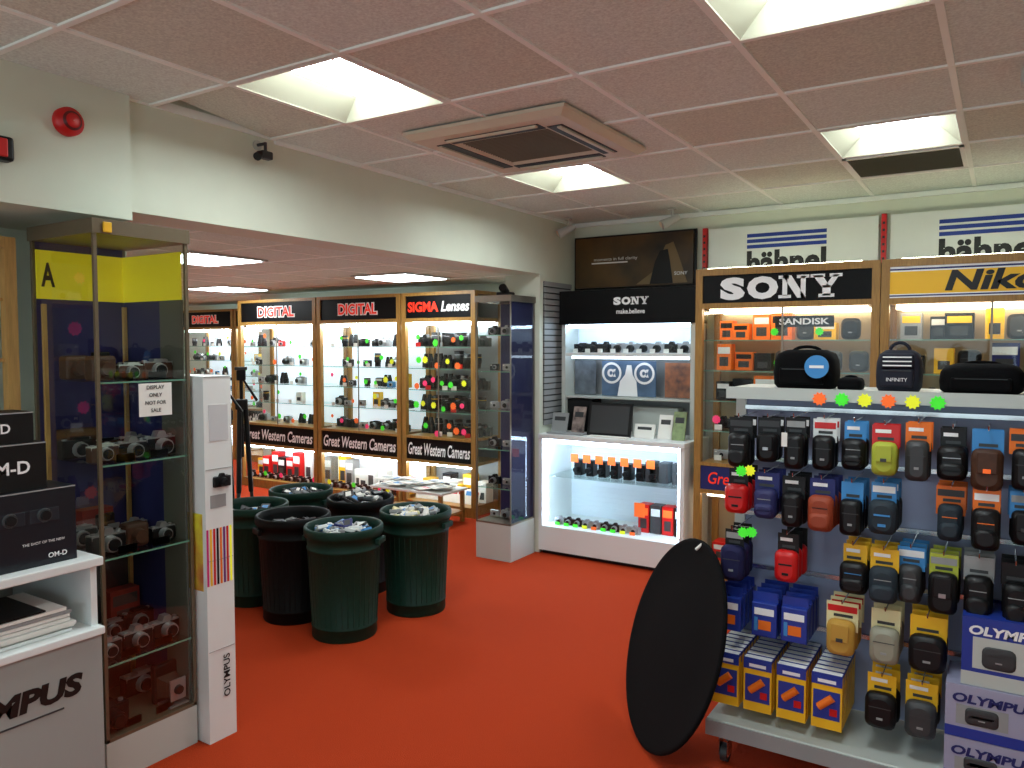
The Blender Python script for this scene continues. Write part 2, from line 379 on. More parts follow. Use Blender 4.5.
for (cx, cy) in ((-4.55, 3.3), (-4.35, 5.1), (-6.75, 5.2), (-9.0, 5.4)):
    mb = MB(); mb.box(cx-0.3, cx+0.3, cy-0.3, cy+0.3, 2.115, 2.1265, OFFW); mb.box(cx-0.27, cx+0.27, cy-0.27, cy+0.27, 2.11, 2.115, PANEL_S); mb.obj('ceiling_light_panel')
# AC cassette
mb = MB(); AC = mat('cassette_plastic', (214, 206, 184), 0.45); ACD = mat('cassette_grille', (116, 104, 84), 0.6)
cx, cy, hs = -1.89, 3.12, 0.41; zb = H-0.042
def sq(i, z): return [(cx-hs+i, cy-hs+i, z), (cx+hs-i, cy-hs+i, z), (cx+hs-i, cy+hs-i, z), (cx-hs+i, cy+hs-i, z)]
mb.loft([sq(0, H-0.004), sq(0, H-0.018), sq(0.03, zb), sq(0.17, zb), sq(0.18, zb+0.015)], AC, caps=False)
mb.quad(*sq(0.18, zb+0.015), ACD)
for k in range(22):
    yy = cy-0.225+0.0205*k; mb.box(cx-0.225, cx+0.225, yy, yy+0.006, zb+0.006, zb+0.015, ACD)
for sx, sy in ((1,0),(-1,0),(0,1),(0,-1)):
    if sx:
        c = cx+sx*0.29; mb.box(c-0.036, c+0.036, cy-0.27, cy+0.27, zb-0.003, zb+0.001, BLACK); o = sx*0.02
        mb.box(c+o-0.014, c+o+0.006, cy-0.26, cy+0.26, zb-0.01, zb-0.003, AC)
    else:
        c = cy+sy*0.29; mb.box(cx-0.24, cx+0.24, c-0.036, c+0.036, zb-0.003, zb+0.001, BLACK); o = sy*0.02
        mb.box(cx-0.23, cx+0.23, c+o-0.014, c+o+0.006, zb-0.01, zb-0.003, AC)
mb.obj('air_conditioning_cassette')

# ------------------------------------------------------------------ oak display cases
EDGE = mat('glass_edge', (120, 170, 150), 0.2)
def case(x0, x1, yf, yb, zh0, zl1, zl0, back, tube, shelves, header, lower, wood=OAK, side=GLASS, Ht=2.03):
    mb = MB(); p = 0.045
    mb.box(x0, x1, yf, yb, Ht-0.03, Ht, wood)
    for xa in (x0, x1-p):
        mb.box(xa, xa+p, yf, yf+p, 0, Ht-0.03, wood); mb.box(xa, xa+p, yb-p, yb, 0, Ht-0.03, wood)
    xi0, xi1 = x0+p, x1-p
    mb.box(xi0, xi1, yf+0.012, yf+0.03, zh0+0.02, Ht-0.03, SIGNK)
    mb.box(xi0, xi1, yf, yb-0.02, zh0-0.015, zh0+0.02, wood)
    mb.box(xi0, xi1, yf+0.002, yb-0.02, zl1-0.01, zl1+0.012, wood)
    mb.box(xi0, xi1, yf+0.012, yf+0.03, zl0+0.012, zl1-0.01, SIGNK)
    mb.box(xi0, xi1, yf, yb-0.02, zl0-0.015, zl0+0.012, wood)
    mb.box(xi0, xi1, yf, yb-0.02, 0, 0.09, wood)
    mb.box(x0+0.01, x1-0.01, yb-0.02, yb-0.005, 0.0, Ht-0.03, back)
    mb.quad((xi0, yf+0.02, zl1), (xi1, yf+0.02, zl1), (xi1, yf+0.02, zh0-0.015), (xi0, yf+0.02, zh0-0.015), GLASS)
    mb.quad((xi0, yf+0.02, 0.09), (xi1, yf+0.02, 0.09), (xi1, yf+0.02, zl0-0.015), (xi0, yf+0.02, zl0-0.015), GLASS)
    mb.box((x0+x1)/2-0.006, (x0+x1)/2+0.006, yf+0.014, yf+0.02, zl1+0.012, zh0-0.015, ALU)
    for xa in (x0+0.02, x1-0.02):
        mb.quad((xa, yf+p, 0.09), (xa, yb-p, 0.09), (xa, yb-p, Ht-0.03), (xa, yf+p, Ht-0.03), side)
    for z in shelves:
        mb.quad((xi0, yf+0.04, z), (xi1, yf+0.04, z), (xi1, yb-0.03, z), (xi0, yb-0.03, z), SHELFG)
        mb.box(xi0, xi1, yf+0.04, yf+0.042, z-0.006, z, EDGE)
    mb.box(xi0+0.03, xi1-0.03, yf+0.06, yf+0.09, zh0-0.045, zh0-0.018, tube)
    mb.box(xi0+0.03, xi1-0.03, yb-0.06, yb-0.04, zh0-0.04, zh0-0.018, tube)
    mb.box(xi0+0.03, xi1-0.03, yf+0.06, yf+0.08, zl0-0.04, zl0-0.018, tube)
    header(mb, xi0, xi1, yf+0.010, zh0+0.02, Ht-0.03)
    lower(mb, xi0, xi1, yf+0.010, zl0+0.012, zl1-0.01)
    return mb
def digital_h(mb, a, b, y, z0, z1):
    c = (a+b)/2; zc = (z0+z1)/2; w = (b-a)*0.50
    mb.text('DIGITAL', TW, c, y, zc, w*1.05, 0.125, bold=0.09); mb.text('DIGITAL', TR, c, y-0.003, zc, w, 0.105, bold=0.025)
def sigma_h(mb, a, b, y, z0, z1):
    mb.text('SIGMA', TR, a+(b-a)*0.27, y, (z0+z1)/2, (b-a)*0.48, 0.095, bold=0.04)
    mb.text('Lenses', TW, a+(b-a)*0.76, y, (z0+z1)/2, (b-a)*0.42, 0.095, bold=0.03, shear=0.2)
def gwc(mb, a, b, y, z0, z1):
    mb.text('Great Western Cameras', TW, (a+b)/2, y, (z0+z1)/2, (b-a)*0.95, 0.115, bold=0.02, shear=0.2)
SH = [0.93, 1.13, 1.33, 1.53]
yF, yB = 5.6, 6.08
GB = mat('grey_back', (150, 156, 160), .6)
for nm, x0, x1, hd, kind, dens in (('a', -7.12, -5.92, digital_h, 'cam', 0.7), ('b', -5.90, -4.80, digital_h, 'cam', 1.0), ('c', -4.78, -3.94, sigma_h, 'dense', 1)):
    mb = case(x0, x1, yF, yB, 1.775, 0.69, 0.47, LBOX if nm != 'c' else GB, TUBE, SH, hd, gwc)
    root = mb.obj('glass_display_cabinet')
    g = MB()
    for z in [0.705]+SH: fill(g, x0+0.06, x1-0.06, yF+0.04, yB-0.04, z+0.002, kind, dens)
    for k in range(9):
        x = x0+0.1+(x1-x0-0.2)*k/8
        if nm == 'c':
            carton(g, x, yF+0.3, 0.092, 0.1, 0.12, R.uniform(0.1, 0.25), R.choice([PAPER, BLACK, NYEL]), WHITE); g.M = T(x, yF+0.12, 0.092, rx=-20); g.box(-0.045, 0.045, 0, 0.004, 0, 0.14, PAPER); g.box(-0.03, 0.03, -0.001, 0, 0.08, 0.12, R.choice([LBLUE, GREY, RED])); g.M = Matrix.Identity(4)
        else:
            carton(g, x, yF+R.uniform(.2,.3), 0.092, 0.11, 0.1, R.uniform(0.14, 0.3), R.choice([WHITE, PAPER, BLACK, GREY, RED, NYEL]), WHITE)
            cam(g, x, yF+0.1, 0.092, 0.8)
            if R.random() < .4: star(g, x, yF+0.05, 0.15, 0.03, R.choice(NEON))
    g.obj('merchandise', root)
for a, b in ((-9.95, -8.75), (-8.73, -7.53)):
    mb = case(a, b, 6.8, 7.3, 1.775, 0.69, 0.47, LBOX, TUBE, SH, digital_h, gwc); root = mb.obj('glass_display_cabinet')
    g = MB()
    for z in [0.705]+SH: fill(g, a+.05, b-.05, 6.84, 7.2, z+0.002, 'cam', .9)
    g.obj('merchandise', root)
mb = MB(); tx0, tx1, ty0, ty1 = -4.75, -3.95, 5.12, 5.5
mb.rbox(tx0, tx1, ty0, ty1, 0.28, 0.30, WHITE, .005)
for x in (tx0+0.02, tx1-0.05):
    for y in (ty0+0.02, ty1-0.05): mb.box(x, x+0.03, y, y+0.03, 0, 0.28, OAK)
mb.box(tx0+.02, tx1-.02, ty0+.02, ty1-.02, .08, .1, OAK)
root = mb.obj('low_table')
g = MB()
for k in range(16):
    g.M = T(tx0+0.1+0.6*(k % 5)/4, ty0+0.1+0.2*(k % 3)/2, 0.301+0.004*k, rz=R.uniform(-25, 25)); g.box(-0.07, 0.07, -0.09, 0.09, 0, 0.004, PAPER); g.box(-0.05, 0.05, -0.02, 0.05, 0.004, 0.0045, R.choice([LBLUE, GREY, RED, DGREY]))
g.obj('magazines', root)

def sony_h(mb, a, b, y, z0, z1): sony(mb, TW, (a+b)/2-0.03, y, (z0+z1)/2, (b-a)*0.745, 0.14)
def nikon_h(mb, a, b, y, z0, z1):
    mb.box(a, b, y-0.003, y+0.002, z0, z1, NYEL)
    mb.box(a, b, y-0.004, y-0.003, z1-0.03, z1, TW); mb.box(a, b, y-0.004, y-0.003, z0, z0+0.022, TW)
    mb.box(a, b, y-0.005, y-0.004, z1-0.022, z1-0.012, DBLUE); mb.box(a, b, y-0.005, y-0.004, z0+0.008, z0+0.016, DBLUE)
    mb.text('Nikon', TB, a+0.56, y-0.006, (z0+z1)/2, 0.56, 0.115, bold=0.035, shear=0.2)
def blue_l(mb, a, b, y, z0, z1):
    mb.box(a, b, y-0.002, y+0.002, z0, z1, DBLUE)
    mb.text('Great Western Cameras', TR, (a+b)/2, y-0.004, (z0+z1)/2, (b-a)*0.9, 0.08, bold=0.01, shear=0.2)
for x0, x1, hd, kinds in ((-1.735, -0.625, sony_h, ['cam', 'cam', 'box', 'box', 'box']), (-0.62, 0.49, nikon_h, ['darkbox', 'cam', 'darkbox', 'darkbox', 'darkbox'])):
    mb = case(x0, x1, 5.0, 5.44, 1.80, 0.76, 0.58, mat('amber_back', (160, 146, 118), 0.6), TUBEW, [0.98, 1.18, 1.38, 1.58], hd, blue_l)
    mb.box(x0, x1, 5.0, 5.015, 2.03, 2.045, OAK)
    root = mb.obj('glass_display_cabinet'); g = MB()
    for z, kd in zip([0.775, 0.98, 1.18, 1.38, 1.58], kinds): fill(g, x0+0.06, x1-0.06, 5.05, 5.38, z+0.002, kd, 0.9)
    for k in range(5): carton(g, x0+0.16+0.19*k, 5.2, 0.092, 0.14, 0.14, R.uniform(0.12, 0.3), R.choice([RED, DBLUE, BLACK, NYEL]), WHITE)
    if hd is sony_h:
        g.box(x0+0.5, x0+0.85, 5.06, 5.065, 1.66, 1.73, BLACK); g.text('SANDISK', TW, x0+0.675, 5.057, 1.695, 0.3, 0.04, bold=0.03)
    g.obj('merchandise', root)
for a, b in ((-1.7, -0.7), (-0.55, 0.45)):
    mb = MB(); mb.box(a, b, 5.03, 5.07, 2.03, 2.034, OFFW); mb.box(a, a+.03, 5.035, 5.065, 2.034, 2.052, OFFW); mb.box(b-.03, b, 5.035, 5.065, 2.034, 2.052, OFFW)
    mb.cyl((a+.03, 5.05, 2.044), (b-.03, 5.05, 2.044), 0.008, 0.008, BATTEN, 10); mb.obj('batten_light')

def hahnel(x0, x1):
    mb = MB(); mb.box(x0, x1, 5.455, 5.47, 1.98, 2.37, WHITE)
    mb.box(x0, x1, 5.47, 5.499, 2.0, 2.02, OAK); mb.box(x0, x1, 5.47, 5.499, 2.3, 2.32, OAK)
    c = (x0+x1)/2
    for z in (2.29, 2.252, 2.214): mb.box(c-0.28, c+0.24, 5.452, 5.455, z, z+0.024, BLUE)
    mb.text('h\u00e4hnel', TB, c-0.02, 5.452, 2.115, 0.52, 0.165, bold=0.04)
    mb.obj('battery_sign')
hahnel(-1.80, -0.70); hahnel(-0.63, 0.47); 
mb = MB()
for x in (-1.85, -0.685):
    mb.box(x, x+0.03, 5.46, 5.499, 1.98, 2.38, RED)
    for k in range(8): mb.box(x+0.008, x+0.022, 5.457, 5.46, 2.0+0.045*k, 2.015+0.045*k, TB)
mb.obj('trim_3')
mb = MB(); PB = mat('poster_dark', (24, 22, 20), 0.3, noise=0.5, scale=3, col2=(96, 66, 24))
mb.box(-2.86, -1.91, 5.44, 5.46, 1.99, 2.37, PB); mb.box(-2.88, -1.89, 5.46, 5.47, 1.975, 2.385, BLACK)
mb.box(-2.6, -2.4, 5.47, 5.499, 2.0, 2.3, BLACK)
mb.prism([(-2.35,2.0),(-2.2,2.1),(-2.12,2.28),(-2.06,2.3),(-2.02,2.2),(-1.95,2.0)], 5.437, 5.44, mat('poster_tan', (120, 96, 60), .5))
mb.prism([(-2.24,2.0),(-2.2,2.16),(-2.16,2.24),(-2.1,2.25),(-2.08,2.14),(-2.06,2.0)], 5.434, 5.437, BLACK)
mb.box(-2.72, -2.42, 5.437, 5.44, 2.17, 2.18, PAPER); mb.text('moments in full clarity', PAPER, -2.52, 5.438, 2.2, .36, .03)
mb.text('SONY', TW, -2.0, 5.436, 2.07, 0.1, 0.025)
mb.obj('wall_poster')
for x in (-2.8, -1.98):
    mb = MB(); mb.cyl((x, 5.2, 2.5), (x, 5.2, 2.43), 0.008, 0.008, OFFW); mb.cyl((x, 5.2, 2.496), (x, 5.2, 2.487), 0.03, 0.03, OFFW)
    mb.cyl((x-0.06, 5.16, 2.38), (x+0.04, 5.23, 2.44), 0.036, 0.022, OFFW); mb.cyl((x-0.0605, 5.1595, 2.3795), (x-0.06, 5.16, 2.38), 0.03, 0.03, mat('lamp_face', (240, 230, 200), .3))
    mb.obj('ceiling_spotlight')

mb = MB()
for k in range(24): mb.box(-2.899, -2.885, 5.0, 5.42, 0.95+0.045*k, 0.985+0.045*k, GREY)
mb.box(-2.8995, -2.893, 5.0, 5.42, 0.95, 2.02, DGREY); mb.obj('trim_4')

# ------------------------------------------------------------------ white display stand
mb = MB(); X0, X1, YF, YB = -2.895, -1.775, 4.93, 5.43
mb.box(X0, X1, YF, YB, 0.03, 0.21, WHITE); mb.box(X0+0.02, X1-0.02, YF+0.03, YB, 0, 0.03, BLACK)
mb.box(X0, X0+0.03, YF, YB, 0.21, 0.86, WHITE); mb.box(X1-0.03, X1, YF, YB, 0.21, 0.86, WHITE)
mb.rbox(X0-0.0, X1+0.005, YF-0.015, YB, 0.86, 0.895, WHITE, 0.006)
mb.box(X0+0.03, X1-0.03, YB-0.03, YB-0.01, 0.21, 0.86, LIT)
for k in range(16): mb.box(X0+0.03, X1-0.03, YB-0.036, YB-0.03, 0.23+0.038*k, 0.258+0.038*k, LIT)
mb.quad((X0+0.03, YF+0.01, 0.21), (X1-0.03, YF+0.01, 0.21), (X1-0.03, YF+0.01, 0.86), (X0+0.03, YF+0.01, 0.86), GLASS)
mb.box(X0+0.03, X1-0.03, YF+0.10, YB-0.04, 0.565, 0.573, SHELFG)
mb.box(X0+0.06, X1-0.06, YF+0.05, YF+0.08, 0.825, 0.855, TUBEB)
for xa in (X0+0.035, X1-0.055): mb.box(xa, xa+0.02, YF+0.03, YF+0.05, 0.25, 0.84, TUBEB)
U0, U1, UY = -2.84, -1.80, 5.18
mb.box(U0, U1, YB-0.02, YB, 0.895, 1.94, GREY)
mb.box(U0, U0+0.03, UY, YB-0.02, 0.895, 1.94, OFFW); mb.box(U1-0.03, U1, UY, YB-0.02, 0.895, 1.94, OFFW)
mb.box(U0-0.01, U1+0.01, UY-0.02, YB-0.02, 1.70, 1.95, SIGNK)
mb.box(U0+0.03, U1-0.03, UY+0.01, YB-0.02, 1.465, 1.49, WHITE)
mb.box(U0+0.03, U1-0.03, YB-0.04, YB-0.02, 1.49, 1.70, LIT)
mb.box(U0+0.05, U1-0.05, UY+0.02, UY+0.05, 1.675, 1.70, TUBEB)
mb.box(U0+0.03, U1-0.03, UY+0.02, YB-0.02, 1.15, 1.165, OFFW)
mb.box(U0+0.06, U1-0.06, UY+0.05, UY+0.07, 1.445, 1.465, mat('soft_tube', (215, 236, 255), .5, emit=6.0))
mb.quad((U0+0.03, UY+0.005, 1.49), (U1-0.03, UY+0.005, 1.49), (U1-0.03, UY+0.005, 1.70), (U0+0.03, UY+0.005, 1.70), GLASS)
sony(mb, TW, (U0+U1)/2+0.05, UY-0.022, 1.865, 0.28, 0.055); mb.text('make.believe', TW, (U0+U1)/2+0.05, UY-0.022, 1.79, 0.22, 0.035, bold=0.02)
root = mb.obj('product_display_stand')
g = MB()
for k in range(9): cam(g, U0+0.11+0.103*k, UY+0.12, 1.491, 0.95, R.choice([BLACK, DGREY, BLACK, SILVER]), BLACK, hump=R.random()<.5); g.box(U0+0.08+0.103*k, U0+0.12+0.103*k, UY+0.03, UY+0.032, 1.491, 1.52, PAPER)
g.box(-2.8, -2.62, UY+0.14, UY+0.145, 1.17, 1.43, mat('ph1', (120, 130, 140), .4, noise=.6, scale=12))
g.box(-2.55, -2.12, UY+0.10, UY+0.105, 1.17, 1.43, mat('poster_bluegrey', (96, 124, 156), .4, noise=.5, scale=8))
for cxx in (-2.47, -2.21):
    g.M = T(cxx, UY+0.098, 1.34)
    ringp = [[(math.cos(t*math.pi/12)*r, 0, math.sin(t*math.pi/12)*r) for t in range(24)] for r in (0.062, 0.08)]
    g.loft(ringp, TW, caps=False); g.text('\u03b1', TW, 0, -0.001, 0, 0.07, 0.06, bold=.05)
    g.M = Matrix.Identity(4)
g.prism([(-2.42,1.17),(-2.40,1.28),(-2.36,1.33),(-2.345,1.4),(-2.31,1.4),(-2.30,1.33),(-2.27,1.28),(-2.26,1.17)], UY+0.093, UY+0.096, TW)
g.box(-2.06, -1.86, UY+0.12, UY+0.125, 1.17, 1.42, mat('ph2', (190, 120, 80), .4, noise=.7, scale=10, col2=(40, 50, 60)))
z = 0.896
g.M = T(-2.38, 5.03, z, rx=-12); g.box(-0.17, 0.17, 0, 0.01, 0, 0.24, BLACK); g.box(-0.15, 0.15, -0.001, 0, 0.02, 0.22, DGREY); g.M = Matrix.Identity(4)
for k, (xx, w, h, m) in enumerate([(-2.8, 0.13, 0.15, GREY), (-2.66, 0.1, 0.2, mat('ph3', (70, 60, 60), .4, noise=.6, scale=20, col2=(180, 160, 150))), (-2.12, 0.15, 0.1, PAPER), (-1.98, 0.1, 0.17, PAPER), (-1.87, 0.09, 0.2, mat('ph4', (150, 170, 120), .5, noise=.5, scale=20))]):
    g.M = T(xx, 5.06+0.03*(k % 2), z, rx=-15); g.box(-w/2, w/2, 0, 0.012, 0, h, m); g.box(-w*0.35, w*0.35, -0.001, 0, h*0.6, h*0.8, DGREY); g.M = Matrix.Identity(4)
g.rbox(-2.83, -2.6, 5.22, 5.38, z, z+0.24, BLACK); g.rbox(-2.3, -1.95, 5.28, 5.38, z, z+0.2, OFFW)
g.box(-2.84, -2.55, 4.95, 5.04, z, z+0.012, GREY); g.box(-2.5, -2.2, 4.935, 5.0, z, z+0.008, PAPER)
for k in range(7):
    x = X0+0.22+0.1*k; g.rbox(x-0.03, x+0.03, YF+0.2, YF+0.28, 0.574, 0.69, BLACK, 0.004); g.box(x-0.03, x+0.03, YF+0.15, YF+0.155, 0.68, 0.74, NORG)
    g.cyl((x, YF+0.2, 0.62), (x, YF+0.16, 0.62), 0.022, 0.02, BLACK, 10)
for k in range(3): g.rbox(X1-0.36+0.1*k, X1-0.29+0.1*k, YF+0.2, YF+0.3, 0.574, 0.72, DGREY, 0.004)
for k in range(9): cam(g, X0+0.12+0.075*k, YF+0.12, 0.212, 0.7, R.choice([SILVER, BLACK, BLACK]), SILVER); g.box(X0+0.1+0.075*k, X0+0.14+0.075*k, YF+0.07, YF+0.072, 0.212, 0.235, R.choice(NEON))
for k in range(4): carton(g, X1-0.37+0.09*k, YF+0.25, 0.212, 0.08, 0.1, 0.2, R.choice([BLACK, DGREY, DRED_]) if False else R.choice([BLACK, DGREY, RED]), R.choice([NORG, WHITE]))
g.box(X1-0.42, X1-0.34, YF+0.15, YF+0.153, 0.33, 0.43, NORG)
g.obj('merchandise', root)

# ------------------------------------------------------------------ glass towers
def tower(M, w, d, ztop, zbase, shelves, basem, frame, backm, sidep=None, e=0.008, cap=0.045, gl=GLASS):
    mb = MB(); mb.M = M
    mb.box(-w/2, w/2, 0, d, 0, zbase, basem)
    for x in (-w/2, w/2-e):
        for y in (0, d-e): mb.box(x, x+e, y, y+e, zbase, ztop-0.04, frame)
    mb.box(-w/2-0.006, w/2+0.006, -0.006, d+0.006, ztop-cap, ztop, frame)
    mb.box(-w/2, w/2, 0, d, zbase, zbase+0.012, frame)
    z0, z1 = zbase+0.012, ztop-cap
    mb.quad((-w/2+e, 0.003, z0), (w/2-e, 0.003, z0), (w/2-e, 0.003, z1), (-w/2+e, 0.003, z1), gl)
    mb.quad((-w/2+0.003, e, z0), (-w/2+0.003, d-e, z0), (-w/2+0.003, d-e, z1), (-w/2+0.003, e, z1), gl)
    mb.quad((w/2-0.003, e, z0), (w/2-0.003, d-e, z0), (w/2-0.003, d-e, z1), (w/2-0.003, e, z1), gl)
    if backm: mb.box(-w/2+e, w/2-e, d-0.012, d-0.006, z0, z1, backm)
    if sidep: mb.box(w/2-0.02, w/2-0.012, d*0.1, d-0.01, z0, z1, sidep)
    for z in shelves:
        mb.quad((-w/2+0.01, 0.01, z), (w/2-0.01, 0.01, z), (w/2-0.01, d-0.015, z), (-w/2+0.01, d-0.015, z), SHELFG)
        mb.box(-w/2+0.01, w/2-0.01, 0.008, 0.011, z-0.006, z, EDGE)
    return mb
mb = tower(T(-3.08, 4.6), 0.30, 0.33, 1.90, 0.26, [0.52, 0.8, 1.08, 1.36, 1.62], OFFW, ALU, NAVY, PURPD)
root = mb.obj('glass_column_case'); g = MB()
for z in (0.275, 0.52, 0.8, 1.08, 1.36, 1.62):
    for x in (-3.17, -3.06): (cam if R.random() < .6 else compact)(g, x, 4.76, z+0.002, 0.8, R.choice([SILVER, BLACK, GREY]))
g.obj('merchandise', root)
mb = MB(); mb.rbox(-3.12, -3.02, 4.7, 4.8, 1.9, 1.93, BLACK); mb.cyl((-3.07, 4.75, 1.93), (-3.05, 4.68, 1.96), 0.03, 0.03, BLACK); mb.obj('security_camera')

TM = T(-2.62, 1.658, 0, rz=90)
BRZ = mat('bronze_frame', (116, 104, 84), 0.4, 0.4)
LB = mat('tower_low_back', (60, 46, 48), .6)
mb = tower(TM, 0.36, 0.42, 1.98, 0.15, [0.42, 0.80, 1.13, 1.42], OFFW, BRZ, PURP, None, 0.012, 0.05, TGLASS)
mb.box(-0.18+0.01, 0.16, 0.398, 0.404, 1.72, 1.90, YEL)
mb.box(0.160, 0.166, 0.02, 0.404, 1.72, 1.90, YEL)
mb.box(0.166, 0.170, 0.16, 0.404, 0.17, 1.90, NAVY)
mb.box(0.164, 0.170, 0.02, 0.16, 0.17, 1.72, mat('tower_side', (96, 96, 86), .5))
mb.text('A', TB, -0.13, 0.396, 1.81, 0.05, 0.09, bold=0.03)
mb.box(-0.17, 0.16, 0.385, 0.395, 0.165, 0.80, LB)
for x in (-0.165, 0.145): mb.box(x, x+0.014, 0.37, 0.384, 0.165, 1.7, PINE)
mb.rbox(-0.15, -0.12, -0.014, -0.006, 1.935, 1.97, NYEL, .003)
mb.box(-0.03, 0.10, -0.0015, -0.0005, 1.29, 1.41, PAPER)
for i, t in enumerate(('DISPLAY', 'ONLY', 'NOT FOR', 'SALE')): mb.text(t, TB, 0.035, -0.003, 1.395-0.028*i, None, 0.014, bold=.02)
root = mb.obj('glass_tower_case')
g = MB(); g.M = TM
for z, n in ((0.163, 2), (0.42, 3), (0.80, 3), (1.13, 3), (1.42, 3)):
    for row, yy in enumerate((0.10, 0.27)):
        for k in range(n):
            x = -0.11+0.22*k/(n-1)+R.uniform(-.01,.01)
            q = R.random(); s = R.uniform(.75, 1.08) if n == 3 else 1.15
            if q < 0.35: cam(g, x, yy, z+0.002, s, BLACK, SILVER, top=SILVER)
            elif q < 0.6: cam(g, x, yy, z+0.002, s, R.choice([BLACK, LEATH]), SILVER, top=R.choice([OFFW, BLACK, SILVER]), hump=False, ll=.6)
            elif q < 0.78: folding(g, x, yy, z+0.002, s)
            elif q < 0.9: cam(g, x, yy, z+0.002, s, BLACK, BLACK, ll=1.6)
            else: g.rbox(x-0.045, x+0.045, yy-0.03, yy+0.03, z+0.002, z+0.09, LEATH, 0.012); g.cyl((x, yy-.03, z+.045), (x, yy-.055, z+.045), .028, .024, LEATH, 14)
        for k in range(2): g.box(-0.1+0.13*k, -0.03+0.13*k, 0.03, 0.032, z+0.002, z+0.03, PAPER)
DRED = mat('dull_red', (120, 30, 22), .6)
carton(g, -0.02, 0.33, 0.802, 0.12, 0.06, 0.12, DRED)
carton(g, 0.08, 0.33, 0.422, 0.12, 0.06, 0.16, DRED, DGREY); carton(g, -0.06, 0.34, 1.132, 0.14, 0.06, 0.1, LEATH)
g.obj('vintage_cameras', root)

mb = MB(); mb.M = T(-2.56, 1.912, 0, rz=90); w = 0.062
mb.box(-w, w, 0, 0.33, 0, 1.43, WHITE)
for k in range(4): mb.box(-w+0.004, w-0.004, -0.002, 0, 0.36+0.355*k, 0.362+0.355*k, GREY)
cols = [mat('s_mag', (200, 30, 110), .5), NYEL, RED, BLACK, ORANGE, mat('s_pur', (110, 40, 120), .5), RED, NYLW]
for k, c in enumerate(cols): mb.box(-w+0.015*k+0.002, -w+0.015*k+0.010, -0.002, 0, 0.62, 0.84, c)
cam(mb, 0.01, -0.0, 1.0, 0.6, BLACK, BLACK); 
mb.box(-0.04, 0.045, -0.002, 0, 1.18, 1.32, mat('pale_print', (200, 202, 204), .5)); mb.box(-0.04, 0.03, -0.002, 0, 0.92, 0.97, GREY)
mb.M = T(-2.558, 1.93, 0.25, rz=90, ry=-90); mb.text('OLYMPUS', TB, 0, -0.002, 0, 0.17, 0.03, bold=.02)
mb.M = T(-2.88, 1.85, 0)
mb.box(0.0, 0.3, -0.002, 0, 0.6, 0.9, mat('ph5', (180, 60, 60), .5, noise=.6, scale=9, col2=(230, 220, 60)))
mb.obj('cardboard_advertising_stand')

# ------------------------------------------------------------------ counter unit far left
CM = T(-2.45, 0, 0, rz=90)
mb = MB(); mb.M = CM; CW = mat('counter_grey', (156, 160, 156), 0.5)
mb.box(0.3, 1.375, 0, 0.55, 0.0, 0.615, CW); mb.rbox(0.29, 1.382, -0.012, 0.55, 0.615, 0.64, WHITE, .004)
mb.box(1.355, 1.375, 0.02, 0.55, 0.64, 0.84, WHITE); mb.box(0.3, 0.32, 0.02, 0.55, 0.64, 0.84, WHITE); mb.box(0.32, 1.355, 0.53, 0.55, 0.64, 0.84, CW)
mb.rbox(0.29, 1.382, -0.012, 0.56, 0.84, 0.868, WHITE, .004)
mb.text('OLYMPUS', TB, 1.07, -0.002, 0.48, 0.48, 0.07, bold=0.05, shear=0.15)
mb.box(0.75, 1.25, -0.002, 0, 0.415, 0.42, DGREY)
mb.obj('counter_unit')
mb = MB(); mb.M = CM
for i in range(7): mb.box(0.85+R.uniform(-.01,.01), 1.3+R.uniform(-.02,.01), 0.02+R.uniform(0,.02), 0.3, 0.641+0.012*i, 0.651+0.012*i, R.choice([PAPER, WHITE, GREY]))
mb.box(0.9, 1.22, 0.03, 0.28, 0.726, 0.73, BLACK); mb.obj('brochure_stack')
DB = mat('box_midnight', (14, 20, 30), 0.35)
def cbox(x0, x1, y0, y1, z0, z1, m, txt, th, sub=None):
    mb = MB(); mb.M = CM; mb.box(x0, x1, y0, y1, z0, z1, m)
    mb.text(txt, TW, x1-(0.12 if not sub else 0.06), y0-0.002, (z0+z1)/2+(0.0 if not sub else -0.09), None, th, bold=0.02)
    if sub: mb.text(sub, TW, x1-0.1, y0-0.002, (z0+z1)/2-0.045, None, 0.008)
    mb.box(x0, x1, y0-0.001, y0, z1-0.004, z1, GREY)
    return mb
mb = cbox(0.85, 1.325, 0.04, 0.2, 0.869, 1.105, DB, 'OM-D', 0.016, 'THE SHOT OF THE NEW')
for q in (1.13, 1.23): cam(mb, q, 0.056, 1.0, 0.75, mat('print_shadow', (26, 34, 44), .4), DGREY, ll=.3)
mb.obj('camera_carton')
cbox(0.9, 1.25, 0.06, 0.2, 1.106, 1.25, BLACK, 'OM-D', 0.04).obj('camera_carton')
cbox(0.95, 1.22, 0.07, 0.2, 1.251, 1.345, BLACK, 'OM-D', 0.03).obj('camera_carton')
mb = MB(); mb.M = T(-3.06, 0, 0, rz=90)
mb.box(0.4, 1.44, 0.38, 0.4, 0, 1.94, GREY); mb.box(0.4, 1.44, 0, 0.38, 1.9, 1.94, PINE)
for x in (0.4, 0.9, 1.4): mb.box(x, x+0.04, 0, 0.38 if x == 0.4 else 0.04, 0, 1.9, PINE)
for z in (0.05, 0.5, 0.9, 1.2, 1.5, 1.72): mb.box(0.44, 1.4, 0.02, 0.38, z-0.012, z, PINE)
for z in (0.9, 1.2, 1.5, 1.72): fill(mb, 0.9, 1.4, 0.03, 0.35, z+.001, 'cam', 1.0)
mb.obj('wooden_shelf_case')

